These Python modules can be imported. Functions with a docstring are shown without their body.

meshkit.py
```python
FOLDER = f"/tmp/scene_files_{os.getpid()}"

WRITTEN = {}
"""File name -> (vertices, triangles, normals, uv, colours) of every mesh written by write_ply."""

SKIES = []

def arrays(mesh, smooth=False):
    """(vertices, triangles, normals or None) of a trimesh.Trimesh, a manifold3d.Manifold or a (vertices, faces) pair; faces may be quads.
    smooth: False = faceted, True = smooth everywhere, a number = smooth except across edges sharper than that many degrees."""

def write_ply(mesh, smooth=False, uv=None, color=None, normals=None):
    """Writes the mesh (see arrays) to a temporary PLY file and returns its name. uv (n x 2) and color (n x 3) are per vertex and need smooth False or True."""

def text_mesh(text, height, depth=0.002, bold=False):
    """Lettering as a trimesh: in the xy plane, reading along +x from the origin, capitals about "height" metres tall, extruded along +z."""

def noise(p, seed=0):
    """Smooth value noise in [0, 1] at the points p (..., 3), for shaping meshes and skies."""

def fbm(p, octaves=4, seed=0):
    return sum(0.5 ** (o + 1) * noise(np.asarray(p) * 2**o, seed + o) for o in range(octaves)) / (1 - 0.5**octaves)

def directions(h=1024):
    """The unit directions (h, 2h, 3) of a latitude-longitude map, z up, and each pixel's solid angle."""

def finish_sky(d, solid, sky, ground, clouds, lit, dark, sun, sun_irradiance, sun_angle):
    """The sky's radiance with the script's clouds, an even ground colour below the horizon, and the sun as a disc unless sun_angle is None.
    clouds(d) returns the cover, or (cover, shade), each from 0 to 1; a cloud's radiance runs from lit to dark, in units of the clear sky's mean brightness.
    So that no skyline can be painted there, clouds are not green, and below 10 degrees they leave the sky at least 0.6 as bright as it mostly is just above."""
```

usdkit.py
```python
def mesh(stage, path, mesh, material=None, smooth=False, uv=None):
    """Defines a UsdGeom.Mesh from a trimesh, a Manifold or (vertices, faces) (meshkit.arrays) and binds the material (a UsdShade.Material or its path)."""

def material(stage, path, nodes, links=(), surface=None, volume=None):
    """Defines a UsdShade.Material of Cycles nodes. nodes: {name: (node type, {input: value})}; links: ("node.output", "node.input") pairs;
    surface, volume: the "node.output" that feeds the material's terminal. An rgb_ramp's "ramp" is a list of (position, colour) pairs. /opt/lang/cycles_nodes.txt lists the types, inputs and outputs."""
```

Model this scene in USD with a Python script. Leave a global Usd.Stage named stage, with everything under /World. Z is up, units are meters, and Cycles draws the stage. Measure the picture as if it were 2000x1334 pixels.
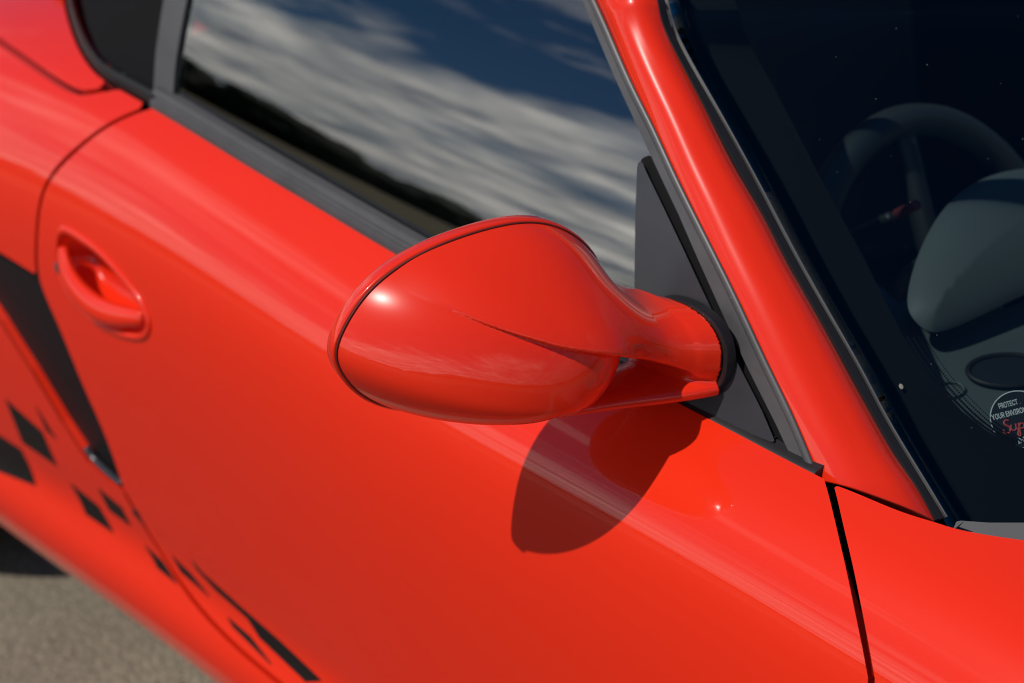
import math, random
import numpy as np, trimesh, shapely, usdkit
from meshkit import text_mesh, noise, fbm
from shapely.geometry import Polygon, Point, box
from scipy.interpolate import RectBivariateSpline, CubicSpline, PchipInterpolator
from scipy.spatial import cKDTree
from pxr import Usd, UsdGeom, UsdLux, UsdShade, Gf, Sdf, Vt
random.seed(4); RNG = np.random.default_rng(4)
stage = Usd.Stage.CreateInMemory()
UsdGeom.SetStageUpAxis(stage, 'Z'); UsdGeom.SetStageMetersPerUnit(stage, 1.0)
UsdGeom.Xform.Define(stage, '/World'); UsdGeom.Scope.Define(stage, '/World/Looks')
A = np.array

# ---------------------------------------------------------------- camera, sky, sun
EYE = A([.07, -1.669, 1.448]); YAW, PIT, FOC = .868, .395, 60.
EXPOSURE = -.6
CD = A([-math.sin(YAW)*math.cos(PIT), math.cos(YAW)*math.cos(PIT), -math.sin(PIT)])
CR = np.cross(CD, [0, 0, 1]); CR /= np.linalg.norm(CR); CU = np.cross(CR, CD)
cam = UsdGeom.Camera.Define(stage, '/World/camera')
m4 = np.eye(4); m4[0, :3], m4[1, :3], m4[2, :3], m4[3, :3] = CR, CU, -CD, EYE
cam.AddTransformOp().Set(Gf.Matrix4d(*m4.ravel().tolist()))
cam.CreateFocalLengthAttr(FOC); cam.CreateHorizontalApertureAttr(36.0); cam.CreateVerticalApertureAttr(36.0*683/1024)
cam.CreateFStopAttr(5.0); cam.CreateFocusDistanceAttr(1.24); cam.CreateClippingRangeAttr(Gf.Vec2f(.05, 5000))
cam.CreateExposureAttr(EXPOSURE)

_az, _el = math.radians(-171.5), math.radians(50.5); SUN = A([math.sin(_az)*math.cos(_el), math.cos(_az)*math.cos(_el), math.sin(_el)])
SUN_EL, SUN_ROT = math.asin(SUN[2]), math.atan2(SUN[0], SUN[1])
sun = UsdLux.DistantLight.Define(stage, '/World/sun')
sun.CreateIntensityAttr(1.25); sun.CreateAngleAttr(.53); sun.CreateNormalizeAttr(True); sun.CreateColorAttr(Gf.Vec3f(1, .95, .87))
zx = np.cross([0, 0, 1], SUN); zx /= np.linalg.norm(zx); zy = np.cross(SUN, zx)
ms = np.eye(4); ms[0, :3], ms[1, :3], ms[2, :3] = zx, zy, SUN
sun.AddTransformOp().Set(Gf.Matrix4d(*ms.ravel().tolist()))

sky_mat = usdkit.material(stage, '/World/Looks/sky', {
    'tc': ('texture_coordinate', {}),
    'sky': ('sky_texture', {'sky_type': 'single_scattering', 'sun_disc': False, 'sun_elevation': SUN_EL, 'sun_rotation': SUN_ROT, 'air_density': .8, 'aerosol_density': .6, 'ozone_density': 1.6}),
    'hs': ('hsv', {'saturation': 1.45, 'value': 1.0, 'fac': 1.0}), 'sep': ('separate_xyz', {}),
    'zc': ('math', {'math_type': 'maximum', 'value2': .0}), 'zb': ('math', {'math_type': 'add', 'value2': .16}),
    'px': ('math', {'math_type': 'divide'}), 'py': ('math', {'math_type': 'divide'}),
    'pv': ('combine_xyz', {'z': 1.35}),
    'mp': ('mapping', {'rotation': (0, 0, .9), 'scale': (.55, 1.15, 1), 'location': (.3, 1.9, 0)}),
    'n1': ('noise_texture', {'scale': 1.25, 'detail': 11, 'roughness': .62, 'distortion': .25}),
    'n2': ('noise_texture', {'scale': 2.9, 'detail': 10, 'roughness': .66, 'distortion': .3}),
    'cov': ('rgb_ramp', {'ramp': [(0, (0, 0, 0)), (.40, (0, 0, 0)), (.58, (1, 1, 1)), (1, (1, 1, 1))]}),
    'sh': ('rgb_ramp', {'ramp': [(0, (5.0, 5.4, 6.2)), (.38, (5.5, 6., 6.8)), (.56, (17, 16.6, 15.6)), (.68, (26, 25, 23)), (1, (28, 27, 25))]}),
    'sd': ('vector_math', {'math_type': 'dot_product', 'vector2': tuple(SUN)}), 'sp': ('map_range', {'from_min': -.6, 'from_max': 1.0, 'to_min': .0, 'to_max': 1.0, 'clamp': True}), 'sq': ('math', {'math_type': 'power', 'value2': 2.2}), 'sg': ('math', {'math_type': 'multiply_add', 'value2': 2.6, 'value3': .10}),
    'sc': ('vector_math', {'math_type': 'scale'}),
    'ce': ('math', {'math_type': 'multiply_add', 'value2': -.56, 'value3': .147}), 'ca': ('math', {'math_type': 'add'}),
    'cf': ('math', {'math_type': 'multiply', 'value2': .93}),
    'mix': ('mix_color', {'use_clamp': False}),
    'bg': ('background_shader', {'strength': .085})},
    [('tc.generated', 'sep.vector'), ('sep.z', 'zc.value1'), ('zc.value', 'zb.value1'), ('sep.x', 'px.value1'), ('zb.value', 'px.value2'),
     ('sep.y', 'py.value1'), ('zb.value', 'py.value2'), ('px.value', 'pv.x'), ('py.value', 'pv.y'), ('pv.vector', 'mp.vector'),
     ('mp.vector', 'n1.vector'), ('mp.vector', 'n2.vector'), ('zc.value', 'ce.value1'), ('n1.fac', 'ca.value1'), ('ce.value', 'ca.value2'), ('ca.value', 'cov.fac'), ('n2.fac', 'sh.fac'),
     ('cov.color', 'cf.value1'), ('cf.value', 'mix.fac'), ('sky.color', 'hs.color'), ('hs.color', 'mix.a'), ('tc.generated', 'sd.vector1'), ('sd.value', 'sp.value'), ('sp.result', 'sq.value1'), ('sq.value', 'sg.value1'), ('sh.color', 'sc.vector1'), ('sg.value', 'sc.scale'), ('sc.vector', 'mix.b'), ('mix.result', 'bg.color')], surface='bg.background')
dome = UsdLux.DomeLight.Define(stage, '/World/sky')
UsdShade.MaterialBindingAPI.Apply(dome.GetPrim()).Bind(sky_mat)

# ---------------------------------------------------------------- helpers
def ray(px, py):
    px, py = np.asarray(px, float), np.asarray(py, float); K = FOC*2000/36
    return CD + CR*((px-1000)/K)[..., None] - CU*((py-667)/K)[..., None]
def pj(X):
    K = FOC*2000/36; q = np.asarray(X, float)-EYE; z = q@CD
    return np.stack([1000+K*(q@CR)/z, 667-K*(q@CU)/z], -1)
def aty(p, y):
    p = np.atleast_2d(A(p, float)); v = ray(p[:, 0], p[:, 1]); return EYE + v*((np.asarray(y)-EYE[1])/v[:, 1])[:, None]
def atz(p, z):
    p = np.atleast_2d(A(p, float)); v = ray(p[:, 0], p[:, 1]); return EYE + v*((np.asarray(z)-EYE[2])/v[:, 2])[:, None]
def unit(v): v = np.asarray(v, float); return v/np.maximum(np.linalg.norm(v, axis=-1, keepdims=True), 1e-12)
def dens(pts, step, closed=True):
    pts = np.asarray(pts, float); q = np.vstack([pts, pts[:1]]) if closed else pts; out = []
    for a, b in zip(q[:-1], q[1:]):
        n = max(1, int(np.ceil(np.linalg.norm(b-a)/step))); out.append(a+(b-a)*(np.arange(n)/n)[:, None])
    if not closed: out.append(q[-1:])
    return np.vstack(out)
def spl(pts, n, closed=False):
    pts = np.asarray(pts, float)
    if closed: pts = np.vstack([pts, pts[:1]])
    t = np.r_[0, np.cumsum(np.linalg.norm(np.diff(pts, axis=0), axis=1)**.5)]
    c = CubicSpline(t, pts, bc_type='periodic' if closed else 'natural')
    return c(np.linspace(0, t[-1], n, endpoint=not closed))

used = {}
def newpath(name, parent):
    base = parent+'/'+name
    k = used.get(base, -1)+1; used[base] = k
    return base if k == 0 else '%s_%03d' % (base, k)
def keys(prim, **kw):
    for k, v in kw.items():
        if v: prim.SetCustomDataByKey(k, v)
def obj(name, mesh, mat, parent='/World', smooth=False, normals=None, **kw):
    if hasattr(parent, 'GetPath'): parent = str(parent.GetPath())
    p = newpath(name, parent)
    m = usdkit.mesh(stage, p, mesh, mat, smooth=smooth)
    if normals is not None:
        m.CreateNormalsAttr(Vt.Vec3fArray.FromNumpy(np.asarray(normals, np.float32))); m.SetNormalsInterpolation('vertex')
    keys(m.GetPrim(), **kw)
    return m.GetPrim()
def xf(name, parent='/World', **kw):
    x = UsdGeom.Xform.Define(stage, newpath(name, str(parent.GetPath()) if hasattr(parent, 'GetPath') else parent)); keys(x.GetPrim(), **kw); return x.GetPrim()
def cat(ms): return trimesh.util.concatenate([m if isinstance(m, trimesh.Trimesh) else trimesh.Trimesh(m[0], m[1], process=False) for m in ms])

class Surf:
    """A surface f(a,b) -> xyz with outward normals, which can be looked up from the photograph's landmarks."""
    def __init__(s, f, ar, br, flip=1, n=(160, 120)):
        s.f, s.flip = f, flip
        aa, bb = np.meshgrid(np.linspace(*ar, n[0]), np.linspace(*br, n[1]), indexing='ij')
        s.ab = np.stack([aa.ravel(), bb.ravel()], 1); X = f(s.ab); facing = np.einsum('ij,ij->i', s.n(s.ab), EYE-X) > 0
        s.ab, X = s.ab[facing], X[facing]; s.tree = cKDTree(pj(X))
    def tan(s, ab, h=2e-4):
        e = A([[h, 0], [0, h]]); return (s.f(ab+e[0])-s.f(ab-e[0]))/(2*h), (s.f(ab+e[1])-s.f(ab-e[1]))/(2*h)
    def n(s, ab): u, v = s.tan(ab); return unit(np.cross(u, v))*s.flip
    def at(s, P):
        P = np.atleast_2d(A(P, float)); ab = s.ab[s.tree.query(P)[1]].copy()
        for _ in range(25):
            h = 1e-4; r = P-pj(s.f(ab)); ja = (pj(s.f(ab+[h, 0]))-pj(s.f(ab-[h, 0])))/(2*h); jb = (pj(s.f(ab+[0, h]))-pj(s.f(ab-[0, h])))/(2*h)
            det = ja[:, 0]*jb[:, 1]-ja[:, 1]*jb[:, 0]; det = np.where(np.abs(det) < 1e3, 1e3, det)
            st = np.stack([(r[:, 0]*jb[:, 1]-r[:, 1]*jb[:, 0])/det, (ja[:, 0]*r[:, 1]-ja[:, 1]*r[:, 0])/det], 1)
            ab = ab+np.clip(st, -.03, .03)
        return ab

def panel(S, poly, r=.0025, depth=.014, cell=.008, h=None, corner=.006, back=False):
    """A sheet of the surface S cut along poly (a,b), with rolled edges and a return; h(ab) lifts it. Gives (v, f, n)."""
    poly = poly.buffer(0)
    if poly.geom_type != 'Polygon': poly = max(poly.geoms, key=lambda g: g.area)
    flat = poly.buffer(-r)
    if corner: flat = flat.buffer(-corner).buffer(corner*2).buffer(-corner)
    if flat.geom_type != 'Polygon': flat = max(flat.geoms, key=lambda g: g.area)
    h0 = h or (lambda ab: np.zeros(len(ab)))
    F = Surf.__new__(Surf); F.flip = S.flip; F.f = lambda ab: S.f(ab)+S.n(ab)*h0(ab)[:, None] if h else S.f(ab)
    V, N, FC, cnt = [], [], [], 0
    def add(v, n, f):
        nonlocal cnt
        V.append(v); N.append(n); FC.append(np.asarray(f)+cnt); cnt += len(v)
    x0, y0, x1, y1 = flat.bounds
    nx, ny = max(2, int(np.ceil((x1-x0)/cell))), max(2, int(np.ceil((y1-y0)/cell)))
    gx, gy = np.linspace(x0-1e-5, x1+1e-5, nx+1), np.linspace(y0-1e-5, y1+1e-5, ny+1)
    ii, jj = np.meshgrid(np.arange(nx), np.arange(ny), indexing='ij'); ii, jj = ii.ravel(), jj.ravel()
    cells = shapely.box(gx[ii], gy[jj], gx[ii+1], gy[jj+1]); shapely.prepare(flat)
    ins = shapely.contains_properly(flat, cells); cut = shapely.intersects(flat, cells) & ~ins
    gg = np.stack(np.meshgrid(gx, gy, indexing='ij'), -1).reshape(-1, 2); k = ii[ins]*(ny+1)+jj[ins]
    quads = np.stack([k, k+ny+1, k+ny+2, k+1], 1); tri = np.vstack([quads[:, [0, 1, 2]], quads[:, [0, 2, 3]]])
    ab = [gg]; tr = [tri]; c = len(gg)
    for g in shapely.intersection(flat, cells[cut]):
        for q in getattr(g, 'geoms', [g]):
            if q.geom_type != 'Polygon' or q.area < 1e-11: continue
            p = A(shapely.geometry.polygon.orient(q).exterior.coords)[:-1]
            if len(q.interiors) or len(p) > 4 and not q.convex_hull.area-q.area < 1e-10:
                v2, f2 = trimesh.creation.triangulate_polygon(q, engine='earcut')
                ab.append(v2); tr.append(np.asarray(f2)+c); c += len(v2); continue
            ab.append(p); tr.append(A([[0, i, i+1] for i in range(1, len(p)-1)])+c); c += len(p)
    ab, tr = np.vstack(ab), np.vstack(tr); keep, inv = np.unique(tr, return_inverse=True); ab, tr = ab[keep], inv.reshape(-1, 3)
    P, n = F.f(ab), F.n(ab); fn = np.cross(P[tr[:, 1]]-P[tr[:, 0]], P[tr[:, 2]]-P[tr[:, 0]])
    bad = np.einsum('ij,ij->i', fn, n[tr[:, 0]]) < 0; tr[bad] = tr[bad][:, ::-1]
    add(P, n, tr)
    for ring in [flat.exterior, *flat.interiors]:
        p = dens(A(ring.coords)[:-1], .004); d = unit(np.roll(p, -1, 0)-np.roll(p, 1, 0)); o = np.stack([d[:, 1], -d[:, 0]], 1)
        ccw = ring.is_ccw; o = o if ccw else -o
        if ring is not flat.exterior: o = -o
        tu, tv = F.tan(p); n0 = F.n(p); P0 = F.f(p)
        out = tu*o[:, :1]+tv*o[:, 1:]; out = unit(out-n0*np.einsum('ij,ij->i', out, n0)[:, None])
        rings = [(P0+out*r*math.sin(a)-n0*r*(1-math.cos(a)), n0*math.cos(a)+out*math.sin(a)) for a in np.linspace(0, math.pi/2, 5)]
        rings.append((P0+out*r-n0*(r+depth), out))
        m = len(p); vv = np.vstack([q[0] for q in rings]); nn = np.vstack([q[1] for q in rings]); ff = []
        i = np.arange(m); j = (i+1) % m
        for q in range(len(rings)-1):
            a, b, c2, d2 = q*m+i, q*m+j, (q+1)*m+j, (q+1)*m+i; ff += [np.stack([a, b, c2], 1), np.stack([a, c2, d2], 1)]
        ff = np.vstack(ff); fn = np.cross(vv[ff[:, 1]]-vv[ff[:, 0]], vv[ff[:, 2]]-vv[ff[:, 0]])
        bad = np.einsum('ij,ij->i', fn, nn[ff[:, 0]]) < 0; ff[bad] = ff[bad][:, ::-1]
        add(vv, nn, ff)
    return np.vstack(V), np.vstack(FC), np.vstack(N)
def put_panel(name, S, poly, mat, parent, label=None, **kw):
    v, f, n = panel(S, poly, **kw); return obj(name, (v, f), mat, parent, normals=n, label=label)

def sweep(path, prof, side, up, scale=None, closed=False, cap=True):
    """A closed profile (s,u) carried along path; side/up are the frame vectors (one or per point)."""
    path = np.asarray(path, float); n = len(path); side = np.broadcast_to(side, path.shape); up = np.broadcast_to(up, path.shape)
    prof = np.asarray(prof, float); m = len(prof); sc = np.ones((n, 2)) if scale is None else np.asarray(scale, float)
    v = (path[:, None]+side[:, None]*(prof[None, :, :1]*sc[:, None, :1])+up[:, None]*(prof[None, :, 1:]*sc[:, None, 1:])).reshape(-1, 3)
    i, j = np.meshgrid(np.arange(n if closed else n-1), np.arange(m), indexing='ij'); i, j = i.ravel(), j.ravel(); i2, j2 = (i+1) % n, (j+1) % m
    f = np.vstack([np.stack([i*m+j, i2*m+j, i2*m+j2], 1), np.stack([i*m+j, i2*m+j2, i*m+j2], 1)])
    if cap and not closed:
        tri = trimesh.creation.triangulate_polygon(Polygon(prof).buffer(0), engine='earcut') if False else None
        c0, c1 = len(v), len(v)+1; v = np.vstack([v, v[:m].mean(0), v[-m:].mean(0)]); q = np.arange(m)
        f = np.vstack([f, np.stack([np.full(m, c0), q, (q+1) % m], 1), np.stack([np.full(m, c1), (n-1)*m+(q+1) % m, (n-1)*m+q], 1)])
    t = trimesh.Trimesh(v, f, process=False)
    if t.volume < 0: t.invert()
    return t
def frame(path, ref, closed=False):
    t = unit(np.roll(path, -1, 0)-np.roll(path, 1, 0)) if closed else unit(np.gradient(path, axis=0))
    up = unit(ref-t*np.einsum('ij,ij->i', np.broadcast_to(ref, t.shape), t)[:, None]); return np.cross(t, up), up
def circ(r, n=12, b=None): a = np.arange(n)/n*2*math.pi; return np.stack([r*np.cos(a), (b or r)*np.sin(a)], 1)
def tube(path, r, n=10, closed=False, ref=(.3, .2, .9)):
    path = np.asarray(path, float); s, u = frame(path, A(ref), closed)
    rr = np.broadcast_to(r, (len(path),)); return sweep(path, circ(1, n), s, u, np.stack([rr, rr], 1), closed)

def nets(fun, lo, hi, h, chunk=64):
    """Surface nets: a smooth closed mesh of fun = 0 (negative inside) with normals of fun's gradient."""
    lo, hi = A(lo, float), A(hi, float); n = np.ceil((hi-lo)/h).astype(int)+1
    ax = [lo[k]+h*np.arange(n[k]) for k in range(3)]
    D = np.stack([fun(np.stack(np.meshgrid([x], ax[1], ax[2], indexing='ij'), -1).reshape(-1, 3)).reshape(n[1], n[2]) for x in ax[0]])
    inside = D < 0; s = np.zeros(n-1, int)
    for dx, dy, dz in np.ndindex(2, 2, 2): s += inside[dx:n[0]-1+dx, dy:n[1]-1+dy, dz:n[2]-1+dz]
    act = (s > 0) & (s < 8); idx = -np.ones(n-1, int); idx[act] = np.arange(act.sum()); c = np.argwhere(act); acc = np.zeros((len(c), 3)); w = np.zeros(len(c))
    cor = list(np.ndindex(2, 2, 2))
    for a in cor:
        for k in range(3):
            if a[k]: continue
            b = list(a); b[k] = 1; da = D[tuple((c+a).T)]; db = D[tuple((c+b).T)]; cr = (da < 0) != (db < 0)
            t = da/np.where(da == db, 1, da-db); p = np.tile(A(a, float), (len(c), 1)); p[:, k] += t; acc[cr] += p[cr]; w[cr] += 1
    v = lo+h*(c+acc/w[:, None]); faces = []
    for k in range(3):
        u, q = [(1, 2), (2, 0), (0, 1)][k]; sl = [slice(None)]*3; sl[k] = slice(0, n[k]-1); s2 = list(sl); s2[k] = slice(1, n[k])
        e = np.argwhere(inside[tuple(sl)] != inside[tuple(s2)]); e = e[(e[:, u] > 0) & (e[:, q] > 0) & (e[:, u] < n[u]-1) & (e[:, q] < n[q]-1)]
        def g(du, dq): x = e.copy(); x[:, u] -= du; x[:, q] -= dq; return idx[tuple(x.T)]
        f = np.stack([g(1, 1), g(0, 1), g(0, 0), g(1, 0)], 1); ins = inside[tuple(e.T)]; f[~ins] = f[~ins][:, ::-1]; faces.append(f)
    f = np.vstack(faces)
    for _ in range(3):  # back onto the surface
        e = h*.3; d = fun(v); g = np.stack([fun(v+np.eye(3)[k]*e)-fun(v-np.eye(3)[k]*e) for k in range(3)], 1)/(2*e); gg = (g*g).sum(1)
        v = v-np.clip(d/np.maximum(gg, 1e-3), -h*.5, h*.5)[:, None]*g
    e = h*.6; g = np.stack([fun(v+np.eye(3)[k]*e)-fun(v-np.eye(3)[k]*e) for k in range(3)], 1)
    return v, np.vstack([f[:, [0, 1, 2]], f[:, [0, 2, 3]]]), unit(g)

# ---------------------------------------------------------------- materials
M = {}
def pbr(name, col, rough=.5, bump=None, spec=.5, noise_c=None, **kw):
    """Principled material; bump = (scale, distance), noise_c = (scale, amount) varies the tone a little."""
    nd = {'p': ('principled_bsdf', {'base_color': col, 'roughness': rough, 'specular_ior_level': spec, **kw}), 'g': ('geometry', {})}; ln = []
    if bump:
        nd['bn'] = ('noise_texture', {'scale': bump[0], 'detail': 3}); nd['b'] = ('bump', {'strength': 1.0, 'distance': bump[1]})
        ln += [('g.position', 'bn.vector'), ('bn.fac', 'b.height'), ('b.normal', 'p.normal')]
    if noise_c:
        c = A(col); nd['cn'] = ('noise_texture', {'scale': noise_c[0], 'detail': 6, 'roughness': .65})
        nd['cr'] = ('rgb_ramp', {'ramp': [(0, tuple(c*(1-noise_c[1]))), (.3, tuple(c*(1-noise_c[1]))), (.7, tuple(c*(1+noise_c[1]))), (1, tuple(c*(1+noise_c[1])))]})
        ln += [('g.position', 'cn.vector'), ('cn.fac', 'cr.fac'), ('cr.color', 'p.base_color')]
    M[name] = usdkit.material(stage, '/World/Looks/'+name, nd, ln, surface='p.BSDF'); return M[name]
# red lacquer: solid base under a clear coat, with the faintest orange peel in the coat
M['red'] = usdkit.material(stage, '/World/Looks/red_paint', {
    'g': ('geometry', {}), 'n': ('noise_texture', {'scale': 420, 'detail': 1}), 'b': ('bump', {'strength': 1., 'distance': .0000025}),
    'p': ('principled_bsdf', {'base_color': (.80, .027, .0065), 'roughness': .24, 'specular_ior_level': .15, 'coat_weight': 1., 'coat_roughness': .025, 'coat_ior': 1.46})},
    [('g.position', 'n.vector'), ('n.fac', 'b.height'), ('b.normal', 'p.coat_normal')], surface='p.BSDF')
pbr('groove', (.10, .006, .005), .6)
pbr('leather', (.013, .017, .019), .55, bump=(1500, .0001))
pbr('jamb', (.35, .006, .004), .5)
pbr('trim', (.075, .074, .078), .42, bump=(900, .00003), noise_c=(14, .18))
pbr('rubber', (.014, .013, .014), .5)
pbr('seal', (.012, .012, .013), .4)
pbr('sail', (.034, .035, .042), .33, bump=(1500, .00002), noise_c=(25, .12))
pbr('black', (.006, .006, .007), .6)
pbr('gap', (.006, .006, .0065), .7, spec=.15)
pbr('void', (.004, .004, .004), .8, spec=.1)
pbr('decal', (.012, .009, .008), .35, spec=.35)
pbr('fabric', (.005, .005, .006), .85, spec=.15, bump=(2500, .0001), sheen_weight=.03)
pbr('chrome', (.03, .032, .04), .22)
pbr('tyre', (.012, .012, .012), .8)
pbr('rim_metal', (.25, .25, .26), .3, metallic=1.)
pbr('dash', (.055, .068, .073), .62, bump=(1800, .0001))
pbr('dash_dark', (.010, .011, .012), .5)
pbr('cowl', (.11, .11, .115), .5)
pbr('sticker', (.012, .013, .015), .35)
pbr('ink', (.5, .52, .54), .5)
pbr('tip', (.10, .012, .014), .6)
pbr('ink_red', (.42, .05, .05), .5)
pbr('mirror_glass', (.8, .8, .82), .02, metallic=1.)
pbr('cabin', (.004, .004, .0045), .75)
pbr('dust', (.20, .19, .17), .8)
def pane(name, tint, ior, extra=None):
    M[name] = usdkit.material(stage, '/World/Looks/'+name, {'t': ('transparent_bsdf', {'color': tint}), 'r': ('glossy_bsdf', {'color': (1, 1, 1), 'roughness': .0}),
        'f': ('fresnel', {'IOR': ior}), 'm': ('mix_closure', {})}, [('f.fac', 'm.fac'), ('t.BSDF', 'm.closure1'), ('r.BSDF', 'm.closure2')], surface='m.closure')
pane('side_glass', (.45, .52, .5), 2.55)
pane('screen_glass', (.70, .80, .80), 1.5)
M['asphalt'] = usdkit.material(stage, '/World/Looks/asphalt', {
    'g': ('geometry', {}), 'n': ('noise_texture', {'scale': 3.5, 'detail': 5, 'roughness': .7}), 'v': ('voronoi_texture', {'scale': 120}), 'n2': ('noise_texture', {'scale': 60, 'detail': 4, 'roughness': .7}),
    'c1': ('rgb_ramp', {'ramp': [(.25, (.19, .162, .122)), (.75, (.26, .228, .175))]}), 'c2': ('rgb_ramp', {'ramp': [(.3, (.6, .6, .6)), (.7, (1.25, 1.22, 1.15))]}),
    'x': ('mix_color', {'blend_type': 'multiply', 'fac': 1., 'use_clamp': False}), 'b': ('bump', {'strength': .8, 'distance': .004}), 'p': ('principled_bsdf', {'roughness': .85})},
    [('g.position', 'n.vector'), ('g.position', 'v.vector'), ('g.position', 'n2.vector'), ('n.fac', 'c1.fac'), ('n2.fac', 'c2.fac'), ('c1.color', 'x.a'), ('c2.color', 'x.b'),
     ('x.result', 'p.base_color'), ('v.distance', 'b.height'), ('b.normal', 'p.normal')], surface='p.BSDF')
pbr('tarmac', (.035, .034, .032), .85, bump=(150, .002), noise_c=(2.5, .2))
pbr('grass', (.13, .105, .04), .9, noise_c=(.25, .35))
pbr('leaves', (.022, .030, .012), .9, noise_c=(.6, .4))
# fine black mesh of the intake
M['mesh'] = usdkit.material(stage, '/World/Looks/mesh', {
    'g': ('geometry', {}), 'w': ('wave_texture', {'wave_type': 'bands', 'bands_direction': 'x', 'scale': 42}), 'w2': ('wave_texture', {'wave_type': 'bands', 'bands_direction': 'z', 'scale': 42}),
    'x': ('math', {'math_type': 'maximum'}), 'c': ('rgb_ramp', {'ramp': [(.5, (.002, .002, .002)), (.9, (.014, .014, .016))]}), 'b': ('bump', {'distance': .0008}),
    'p': ('principled_bsdf', {'roughness': .45, 'specular_ior_level': .25})},
    [('g.position', 'w.vector'), ('g.position', 'w2.vector'), ('w.fac', 'x.value1'), ('w2.fac', 'x.value2'), ('x.value', 'c.fac'), ('c.color', 'p.base_color'), ('x.value', 'b.height'), ('b.normal', 'p.normal')], surface='p.BSDF')

# ---------------------------------------------------------------- setting
def disc(r, n=96, z=0., c=(0, 0)):
    a = np.arange(n)/n*2*math.pi; v = np.vstack([[c[0], c[1], z], np.stack([c[0]+r*np.cos(a), c[1]+r*np.sin(a), np.full(n, z)], 1)])
    i = np.arange(n); return v, np.stack([np.zeros(n, int), 1+i, 1+(i+1) % n], 1)
GZ = .10
obj('ground', disc(16, z=GZ, c=(-3, 0)), M['asphalt'], kind='structure', label='grey brown sunlit tarmac the red car stands on', category='ground')
tx = np.linspace(-13, 9, 60); ty = -.985-.03*noise(np.stack([tx*2.2, tx*0, tx*0], 1))
obj('road', trimesh.creation.extrude_polygon(Polygon(np.vstack([np.stack([tx, ty], 1), [[9, -9.5], [-13, -9.5]]])), .004).apply_translation((0, 0, GZ)), M['tarmac'], kind='structure', label='dark tarmac lane beside the car, mirrored in its lower door', category='road')
obj('field', disc(900, z=GZ-.012), M['grass'], kind='structure', label='dry olive grass field mirrored in the side window', category='field')
wood = []
ico = trimesh.creation.icosphere(subdivisions=3)
for k in range(330):
    az = RNG.uniform(-math.pi, math.pi); d = RNG.uniform(120, 150); x, y = d*math.sin(az), d*math.cos(az)
    hh = (5.0+2.3*math.sin(az*3.1+1)+.8*math.sin(az*11))*RNG.uniform(.75, 1.15)
    v = ico.vertices.copy(); v *= 1+.55*(fbm(v*2.3+k*7.1, 3)-.5)[:, None]*1.6; v = v*[RNG.uniform(4, 6.5), RNG.uniform(4, 6.5), hh*.56]+[x, y, hh*.5]
    wood.append(trimesh.Trimesh(v, ico.faces, process=False))
obj('woodland', cat(wood), M['leaves'], smooth=True, kind='stuff', label='dark line of trees beyond the field, mirrored in the side window', category='trees')

# ---------------------------------------------------------------- the car
car = xf('red_sports_car', label='glossy red sports car with black checkered side marks and a streamlined door mirror', category='car')

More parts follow.
